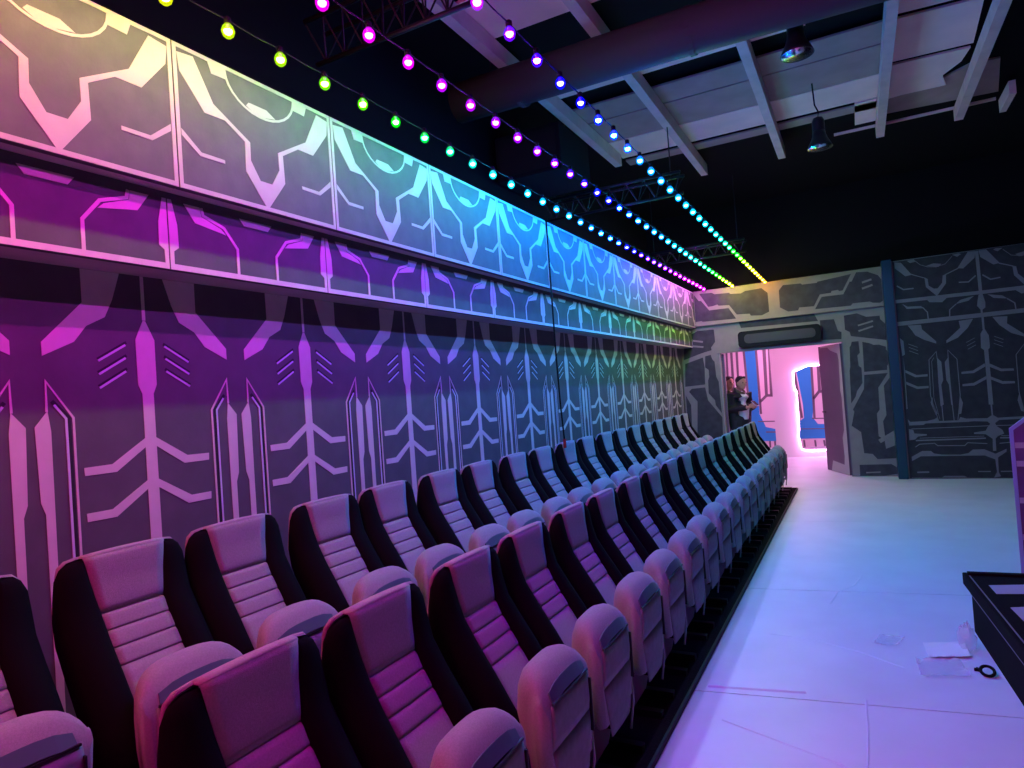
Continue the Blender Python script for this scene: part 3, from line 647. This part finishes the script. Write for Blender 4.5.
decal('grey_frame', [(0, [(725, 345), (727, 345), (730, 400), (728, 400)]), (0, [(729.5, 345), (732, 345), (735.5, 400), (733, 400)]), (0, [(735, 345), (737.5, 345), (740, 395), (738, 395)]),
    L(0, [(743, 345), (750, 414)], 0.05), L(0, [(755.5, 344), (761, 414)], 0.05), (0, [(762, 345), (765.5, 345), (768, 395), (765, 395)]), (0, [(767.5, 345), (771, 345), (776, 395), (770, 395)]),
    L(0, [(760, 402), (766.5, 395.5), (785, 395)], 0.06), L(0, [(758, 421.5), (790, 421)], 0.025), L(0, [(766, 432), (790, 432)], 0.03),
    L(0, [(794, 370), (802, 418)], 0.05), L(0, [(811, 360), (814.5, 418)], 0.05), L(0, [(813, 399), (819, 391.5), (835, 391)], 0.06), (0, [(816, 355), (819, 355), (821, 391), (818, 391)]),
    L(0, [(812, 418.5), (835, 418)], 0.025), L(0, [(795, 429), (835, 428.5)], 0.02), L(0, [(804, 440), (805, 448)], 0.04), L(0, [(815, 440), (816, 447)], 0.04), L(0, [(824, 440), (825, 446)], 0.04), L(0, [(770, 441), (771, 458)], 0.04), L(0, [(775, 441), (776, 458)], 0.04)],
    YBK - 0.003, M_GREYF, wbk)
# pale partition with the glowing angular arch
ap = on_y(0, [(793.5, 372), (806.5, 366.2), (819.5, 364.5)], YPT); al = on_y(0, [(793.5, 372), (794.5, 387), (797, 392), (798, 406), (799.5, 430), (799, 436), (802, 449)], YPT)
acx = -0.42
left = [(a, b) for a, b in al]; zt = ap[1][1]
outl = [(ap[1][0], ap[1][1])] + left + [(left[-1][0] + 0.12, left[-1][1] - 0.02)]
hole = outl + [(2 * acx - a, b) for a, b in reversed(outl)]
pxl = at_z(786, 457.8, 0).x - 0.17; pxr = 1.9
wp = bpy.data.meshes.new('arch'); bm = bmesh.new()
outer = [(pxl, 0), (pxr, 0), (pxr, 2.8), (pxl, 2.8)]
def edges_loop(pts):
    v = [bm.verts.new((a, 0, b)) for a, b in pts]; return [bm.edges.new((v[i], v[(i + 1) % len(v)])) for i in range(len(v))]
es = edges_loop(outer) + edges_loop(hole)
bmesh.ops.triangle_fill(bm, use_beauty=True, use_dissolve=False, edges=es)
r_ = bmesh.ops.extrude_face_region(bm, geom=bm.faces[:])
for v in [g for g in r_['geom'] if isinstance(g, bmesh.types.BMVert)]: v.co.y += 0.16
bmesh.ops.recalc_face_normals(bm, faces=bm.faces); bm.to_mesh(wp); bm.free()
wpo = struct(link('wall_corridor_partition', wp, M_WHITE)); wpo.location = (0, YPT, 0)
M_LED = mat('pink_led_strip', (0.9, 0.5, 0.8), 0.5, emit=(1.0, 0.42, 0.85), strength=34.0)
ring = [Vector((a, -0.035, b)) for a, b in hole]
MB().tube(ring + ring[:1], 0.007, 6).build('led_strip', M_LED, wpo)
# pink lamp panels on the corridor ceiling
M_LAMP = mat('pink_lamp_panel', (0.9, 0.6, 0.8), 0.5, emit=(1.0, 0.30, 0.72), strength=CORRIDOR)
for (x, y, lab) in ((-1.1, 13.1, 'pink glowing lamp panel on the corridor ceiling before the arch'), (-1.6, 15.5, 'pink glowing lamp panel on the corridor ceiling behind the arch')):
    t = empty('ceiling_lamp', (x, y, 2.8))
    MB().box(-0.62, 0.62, -0.32, 0.32, -0.05, -0.001).build('housing', M_STEEL, t)
    MB().box(-0.58, 0.58, -0.28, 0.28, -0.062, -0.051).build('diffuser', M_LAMP, t)
    tag(t, lab, 'lamp')
# door leaves
def leaf(name, hinge, free, lab, lockside):
    d = Vector((free[0] - hinge[0], free[1] - hinge[1], 0)); w = d.length; rz = math.atan2(d.y, d.x)
    o = bevel(MB().box(0, w, -0.02, 0.02, 0.01, DZ - 0.01).build(name, M_DOOR), 0.004)
    o.location = (hinge[0], hinge[1], 0); o.rotation_euler = (0, 0, rz); struct(o, lab)
    s = lockside
    MB().prism([(0.0, s * 0.0205, 0.01), (0.16, s * 0.0205, 0.01), (0.80 * w, s * 0.0205, 0.01), (0.70 * w, s * 0.0205, 0.19), (0.16, s * 0.0205, 0.16), (0.13, s * 0.0205, 0.30), (0.15, s * 0.0205, 0.60), (0.08, s * 0.0205, 0.72), (0.07, s * 0.0205, 1.25), (0.10, s * 0.0205, 1.35), (0.07, s * 0.0205, 1.85), (0.10, s * 0.0205, 1.95), (0.45 * w, s * 0.0205, 2.02), (0.55 * w, s * 0.0205, 2.07), (0.9 * w, s * 0.0205, 2.08), (0.9 * w, s * 0.0205, 2.1), (0.0, s * 0.0205, 2.1)], (0, s * 0.002, 0)).build('printed_edge', M_DOORLIGHT, o)
    h = MB().tube([(w - 0.08, s * 0.021, 1.0), (w - 0.08, s * 0.06, 1.0), (w - 0.20, s * 0.06, 1.0)], 0.010, 8).build('door_handle', M_BLACKMETAL, o)
    return o
fe = at_z(829, 470, 0)
leaf('door_1', (DX1 - 0.025, YF + 0.06), (fe.x, fe.y), 'plum coloured door leaf swung open into the corridor on the right', 1)
leaf('door_2', (DX0 + 0.03, YF + 0.11), (DX0 - 0.10, YF + 0.94), 'door leaf swung open on the left side of the doorway', -1)
struct(MB().box(DX0 - 0.0, DX0 + 0.012, YF - 0.005, YF + 0.09, 0, DZ).build('trim_4', M_DOORLIGHT), 'pale left jamb of the doorway')
struct(MB().box(DX1 - 0.012, DX1, YF - 0.005, YF + 0.09, 0, DZ).build('trim_5', M_GREYF), 'dark right jamb of the doorway')

# ------------------------------------------------------------------ people
def blob(name, prims, m, parent, voxel=0.012, smooth=2):
    mb = MB()
    for p in prims:
        if p[0] == 't': mb.tube(p[1], p[2], 12)
        else: mb.ball(p[1], p[2], 14, 10, *(p[3] if len(p) > 3 else (1, 1, 1)))
    me = mb.mesh(name); o = link(name, me, m, parent, smooth=True)
    r = o.modifiers.new('remesh', 'REMESH'); r.mode = 'VOXEL'; r.voxel_size = voxel; r.use_smooth_shade = True
    s = o.modifiers.new('smooth', 'SMOOTH'); s.iterations = smooth; s.factor = 0.5
    return o
def person(loc, rz, label, tilt=0.0, phone=True):
    P = empty('person', loc, rz)
    hx, hy, hz = 0, -0.035 - 0.05 * tilt, 1.605 - 0.02 * tilt        # head centre
    wr = {s: Vector((s * 0.055, -0.30, 1.16)) for s in (-1, 1)}
    el = {s: Vector((s * 0.235, 0.0, 1.13)) for s in (-1, 1)}
    sh_ = {s: Vector((s * 0.185, 0.01, 1.41)) for s in (-1, 1)}
    body = [('t', [(0, 0, 0.86), (0, 0.005, 1.0), (0, 0, 1.18), (0, 0, 1.34), (0, 0.01, 1.44)], [0.13, 0.125, 0.13, 0.145, 0.07]),
            ('t', [(0, 0.01, 1.42), (0, -0.015, 1.52)], [0.058, 0.052]),
            ('b', (hx, hy, hz), 0.1, (0.76, 0.95, 1.16)), ('b', (hx, hy - 0.030, hz - 0.07), 0.06, (0.85, 0.85, 0.75)),
            ('t', [(hx, hy - 0.090, hz + 0.01), (hx, hy - 0.112, hz - 0.028)], [0.009, 0.014]),
            ('b', (hx, hy - 0.088, hz - 0.066), 0.016, (1.6, 0.7, 0.6)),
            ('b', (hx - 0.076, hy + 0.005, hz - 0.012), 0.024, (0.4, 0.8, 1.2)), ('b', (hx + 0.076, hy + 0.005, hz - 0.012), 0.024, (0.4, 0.8, 1.2))]
    for s in (-1, 1):
        body += [('t', [(s * 0.09, 0, 0.88), (s * 0.10, -0.01, 0.50), (s * 0.10, 0.02, 0.09)], [0.088, 0.058, 0.042]), ('t', [(s * 0.10, 0.03, 0.045), (s * 0.105, -0.16, 0.035)], [0.042, 0.034]),
                 ('t', [sh_[s], el[s], wr[s]], [0.055, 0.042, 0.030]), ('b', wr[s] + Vector((-s * 0.006, -0.045, 0.02)), 0.038, (0.55, 1.1, 0.9))]
        b0 = wr[s] + Vector((-s * 0.004, -0.075, 0.03))
        for k, ln in enumerate((0.060, 0.070, 0.066, 0.050)):
            a0 = b0 + Vector((0, 0.004, 0.020 - 0.019 * k)); a1 = a0 + Vector((-s * 0.016, -ln * 0.45, 0.004)); a2 = a1 + Vector((-s * 0.030, -ln * 0.18, 0.0))
            body.append(('t', [a0, a1, a2], [0.0095, 0.009, 0.0075]))
        th = wr[s] + Vector((-s * 0.012, -0.03, 0.045)); body.append(('t', [th, th + Vector((-s * 0.016, -0.03, 0.025)), th + Vector((-s * 0.022, -0.055, 0.03))], [0.011, 0.010, 0.008]))
    bd = blob('body', body, M_SKIN, P, 0.009, 1)
    for s in (-1, 1): MB().ball((hx + s * 0.031, hy - 0.086, hz + 0.004), 0.010, 8, 6).build('eye', M_HAIR, P, smooth=True)
    blob('hair', [('b', (hx, hy + 0.022, hz + 0.048), 0.1, (0.82, 0.95, 0.82)), ('b', (hx, hy + 0.03, hz - 0.01), 0.09, (0.85, 0.85, 0.9)), ('t', [(hx - 0.05, hy - 0.045, hz + 0.088), (hx + 0.05, hy - 0.045, hz + 0.094)], [0.022, 0.026])], M_HAIR, P, 0.010, 2)
    jk = [('t', [(0, 0.01, 0.84), (0, 0.015, 1.0), (0, 0.015, 1.2), (0, 0.012, 1.34), (0, 0.02, 1.45)], [0.185, 0.175, 0.180, 0.185, 0.085])]
    jk += [('t', [(-0.1, 0.02, 0.80), (-0.13, 0.02, 1.1), (-0.13, 0.02, 1.38)], [0.10, 0.10, 0.09]), ('t', [(0.1, 0.02, 0.80), (0.13, 0.02, 1.1), (0.13, 0.02, 1.38)], [0.10, 0.10, 0.09])]
    for s in (-1, 1): jk += [('t', [sh_[s], el[s], wr[s] + Vector((s * 0.01, 0.03, 0))], [0.082, 0.066, 0.048]), ('t', [(s * 0.03, 0.06, 1.50), (s * 0.075, -0.01, 1.455), (s * 0.06, -0.10, 1.36)], [0.030, 0.030, 0.022])]
    blob('jacket', jk, M_JACKET, P, 0.014, 3)
    blob('shirt', [('t', [(0, -0.075, 0.95), (0, -0.102, 1.15), (0.01, -0.100, 1.33), (0.0, -0.05, 1.43)], [0.09, 0.095, 0.092, 0.05])], M_SHIRT, P, 0.012, 2)
    blob('scarf', [('t', [(0, 0.06, 1.475), (0.07, 0.0, 1.465), (0.045, -0.085, 1.43), (-0.02, -0.115, 1.40), (-0.06, -0.06, 1.44), (-0.06, 0.03, 1.475), (0, 0.06, 1.475)], [0.03] * 7), ('t', [(0.0, -0.115, 1.41), (0.02, -0.15, 1.30)], [0.035, 0.02])], M_SCARF, P, 0.012, 2)
    tr = []
    for s in (-1, 1): tr += [('t', [(s * 0.085, 0, 0.95), (s * 0.095, 0, 0.80), (s * 0.10, -0.01, 0.50), (s * 0.10, 0.02, 0.08)], [0.11, 0.105, 0.082, 0.068])]
    blob('trousers', tr, M_TROUSER, P, 0.014, 2)
    for s in (-1, 1): blob('shoe', [('t', [(s * 0.10, 0.05, 0.05), (s * 0.103, -0.08, 0.045), (s * 0.107, -0.18, 0.038)], [0.05, 0.048, 0.038])], M_HAIR, P, 0.012, 1)
    tag(P, label, 'person'); return P
hd = at_y(741, 375, 12.0)
person((hd.x - 0.06, 12.0, 0), math.radians(46), 'person in black jacket and white shirt looking down at a phone in the doorway', tilt=1.0)
rz = math.radians(46)
ph = MB().box(-0.037, 0.037, -0.075, 0.075, -0.005, 0.005).build('mobile_phone', M_PHONE); bevel(ph, 0.004)
MB().box(-0.033, 0.033, -0.068, 0.068, 0.005, 0.0062).build('screen', M_SIGN, ph)
lp = Vector((0, -0.41, 1.225)); ph.location = (hd.x - 0.06 + lp.x * math.cos(rz) - lp.y * math.sin(rz), 12.0 + lp.x * math.sin(rz) + lp.y * math.cos(rz), lp.z)
ph.rotation_euler = (math.radians(35), 0, rz); tag(ph, 'small pale phone held in both hands by the person in the doorway', 'phone')
h2 = at_y(728.5, 378, 12.75)
person((h2.x - 0.02, 12.75, 0), math.radians(45), 'person mostly hidden behind the left side of the doorway, only the face showing', tilt=0.2, phone=False)

# ------------------------------------------------------------------ hanging cable on the side wall
top = at_y(544, 219, 5.46)
hc = empty('hanging_cable', (XU + 0.012, 5.45, 1.1))
MB().tube([(-0.10, 0, 2.135), (-0.04, 0.0, 2.125), (0.0, 0, 2.10), (0.0, 0.003, 1.5), (0.004, -0.006, 0.9), (0.01, 0.0, 0.42), (0.02, 0.01, 0.10)], 0.008, 8).build('cord', M_CABLE, hc, smooth=True)
MB().tube([(0.02, 0.01, 0.11), (0.02, 0.012, 0.03)], 0.014, 8).build('red_plug', M_RED, hc)
tag(hc, 'thin black cable hanging straight down in front of the patterned side wall', 'cable')

# ------------------------------------------------------------------ black stage case and things on the right
cs = empty('equipment_case', (0.464, 4.73, 0), math.radians(3.6))
CH = 0.38
bevel(MB().box(0.035, 1.3, -2.6, -0.02, 0.03, CH - 0.075).build('body', M_CARPET, cs), 0.006)
bevel(MB().box(0.0, 1.31, -2.61, 0.0, CH - 0.072, CH).build('lid', M_CARPET, cs), 0.006)
MB().box(0.028, 0.0345, -2.58, -0.03, CH - 0.12, CH - 0.114).build('edge_strip', M_STEEL, cs)
MB().box(0.02, 1.29, -0.07, -0.03, CH + 0.0005, CH + 0.014).build('rear_lip', M_CARPET, cs)
MB().box(0.020, 0.026, -2.58, -0.08, CH + 0.0005, CH + 0.003).build('edge_strip', M_STEEL, cs)
for sx in (0.1, 1.2):
    for sy in (-0.15, -2.4): MB().box(sx - 0.04, sx + 0.04, sy - 0.04, sy + 0.04, 0, 0.03).build('foot', M_BLACKMETAL, cs)
ci = Matrix.Translation((0.464, 4.73, 0)) @ Matrix.Rotation(math.radians(3.6), 4, 'Z'); ci.invert()
for q in ([(988.8, 585.4), (1040, 584.6), (1040, 594), (996.5, 594)], [(1010.4, 607.7), (1050, 606), (1050, 621), (1024, 621.5)]):
    MB().prism([ci @ at_z(x, y, CH + 0.0006) for x, y in q], (0, 0, 0.0012)).build('tape_patch', M_TAPE, cs)
tag(cs, 'low black equipment case with lilac tape patches on its lid at the right', 'case')
rk0 = at_y(1009, 430, 5.35)
rk = empty('display_rack', (rk0.x, 5.35, 0), math.radians(-8))
zt_ = rk0.z
MB().prism([(0.0, -0.02, 0.03), (0.022, -0.02, 0.03), (0.022, -0.02, zt_), (0.20, -0.02, zt_ + 0.145), (0.60, -0.02, zt_ + 0.145), (0.60, -0.02, zt_ + 0.17), (0.19, -0.02, zt_ + 0.17), (0.0, -0.02, zt_ + 0.01)], (0, 0.04, 0)).build('frame', M_RACKF, rk)
MB().prism([(0.022, -0.016, 0.03), (0.60, -0.016, 0.03), (0.60, -0.016, zt_ + 0.145), (0.20, -0.016, zt_ + 0.145), (0.022, -0.016, zt_)], (0, 0.02, 0)).build('back_board', M_PINK, rk)
for z in (zt_ - 0.10, zt_ - 0.22, zt_ - 0.46, zt_ - 0.70, zt_ - 0.95): MB().box(0.024, 0.598, -0.024, -0.0165, z - 0.018, z + 0.018).build('cross_bar', M_TAPE, rk)
MB().box(0.601, 0.625, -0.02, 0.02, 0.03, zt_ + 0.17).build('side_post', M_RACKF, rk)
MB().box(-0.02, 0.66, -0.12, 0.2, 0, 0.03).build('base', M_RACKF, rk)
tag(rk, 'upright purple board in a lilac frame behind the black case', 'rack')

def sheet(name, px, z, m, lab, cat, curl=0.02, seed=1):
    rnd = random.Random(seed); c = [at_z(x, y, 0.0) for x, y in px]; n = 8; vs = []; fs = []
    for i in range(n + 1):
        for j in range(n + 1):
            a = c[0].lerp(c[1], i / n); b = c[3].lerp(c[2], i / n); p = a.lerp(b, j / n)
            e = max(abs(i / n - 0.5), abs(j / n - 0.5)) * 2
            vs.append((p.x, p.y, z + 0.002 + rnd.random() * curl * 0.25 + curl * max(0, e - 0.75) * rnd.random() * 3))
    for i in range(n):
        for j in range(n): fs.append((i * (n + 1) + j, (i + 1) * (n + 1) + j, (i + 1) * (n + 1) + j + 1, i * (n + 1) + j + 1))
    cx = sum((p.x for p in c)) / 4; cy = sum((p.y for p in c)) / 4
    mb = MB().add([(x - cx, y - cy, q) for x, y, q in vs], fs); o = mb.build(name, m, None, smooth=False); o.location = (cx, cy, 0)
    sd = o.modifiers.new('solid', 'SOLIDIFY'); sd.thickness = 0.0012; sd.offset = 1
    return tag(o, lab, cat)
sheet('paper_sheet', [(923, 645), (964, 644), (971, 658.5), (929, 659.5)], 0.010, M_PAPER, 'white paper sheet lying on the floor nearest the black case', 'paper', 0.006, 1)
sheet('plastic_sleeve', [(916, 662), (960, 661), (971, 678), (921, 678)], 0.0, M_FILM, 'clear crumpled plastic sleeve on the floor in front of the paper sheet', 'plastic sleeve', 0.025, 2)
sheet('thin_film_sheet', [(880, 636), (905, 638), (897, 647), (873, 645)], 0.0, M_FILM, 'small clear film square lying alone on the white floor', 'plastic film', 0.015, 3)
# crumpled clear plastic bag leaning on the case
pb = at_z(978, 652, 0); mb = MB().ball((0, 0, 0.06), 0.06, 14, 10, 0.75, 0.95, 1.35)
rnd = random.Random(5); mb.v = [(x * (1 + rnd.uniform(-0.22, 0.22)), y * (1 + rnd.uniform(-0.22, 0.22)), max(0.002, z * (1 + rnd.uniform(-0.15, 0.2)))) for x, y, z in mb.v]
pbag = mb.build('plastic_bag', M_FILM); pbag.location = (pb.x - 0.045, pb.y + 0.03, 0)
tag(pbag, 'crumpled clear plastic bag on the floor against the black case', 'plastic bag')
st = at_z(996, 676, 0)
so = MB().tube([(0.030 * math.cos(t), 0.030 * math.sin(t) + 0.025, 0.009 + 0.014 * (1 + math.sin(t))) for t in [2 * math.pi * k / 20 for k in range(21)]], 0.008, 8).build('strap_loop', M_CABLE, smooth=True)
so.location = (st.x - 0.035, st.y - 0.03, 0); tag(so, 'small black strap loop lying on the floor beside the case', 'strap')
dbp = at_z(977, 671, 0)
db = bevel(MB().box(-0.012, 0.012, -0.008, 0.008, 0, 0.014).box(-0.004, 0.008, -0.003, 0.004, 0.014, 0.02).build('cable_clip', M_CABLE), 0.002); db.location = (dbp.x, dbp.y, 0)
tag(db, 'tiny dark clip lying on the floor beside the black strap loop', 'clip')
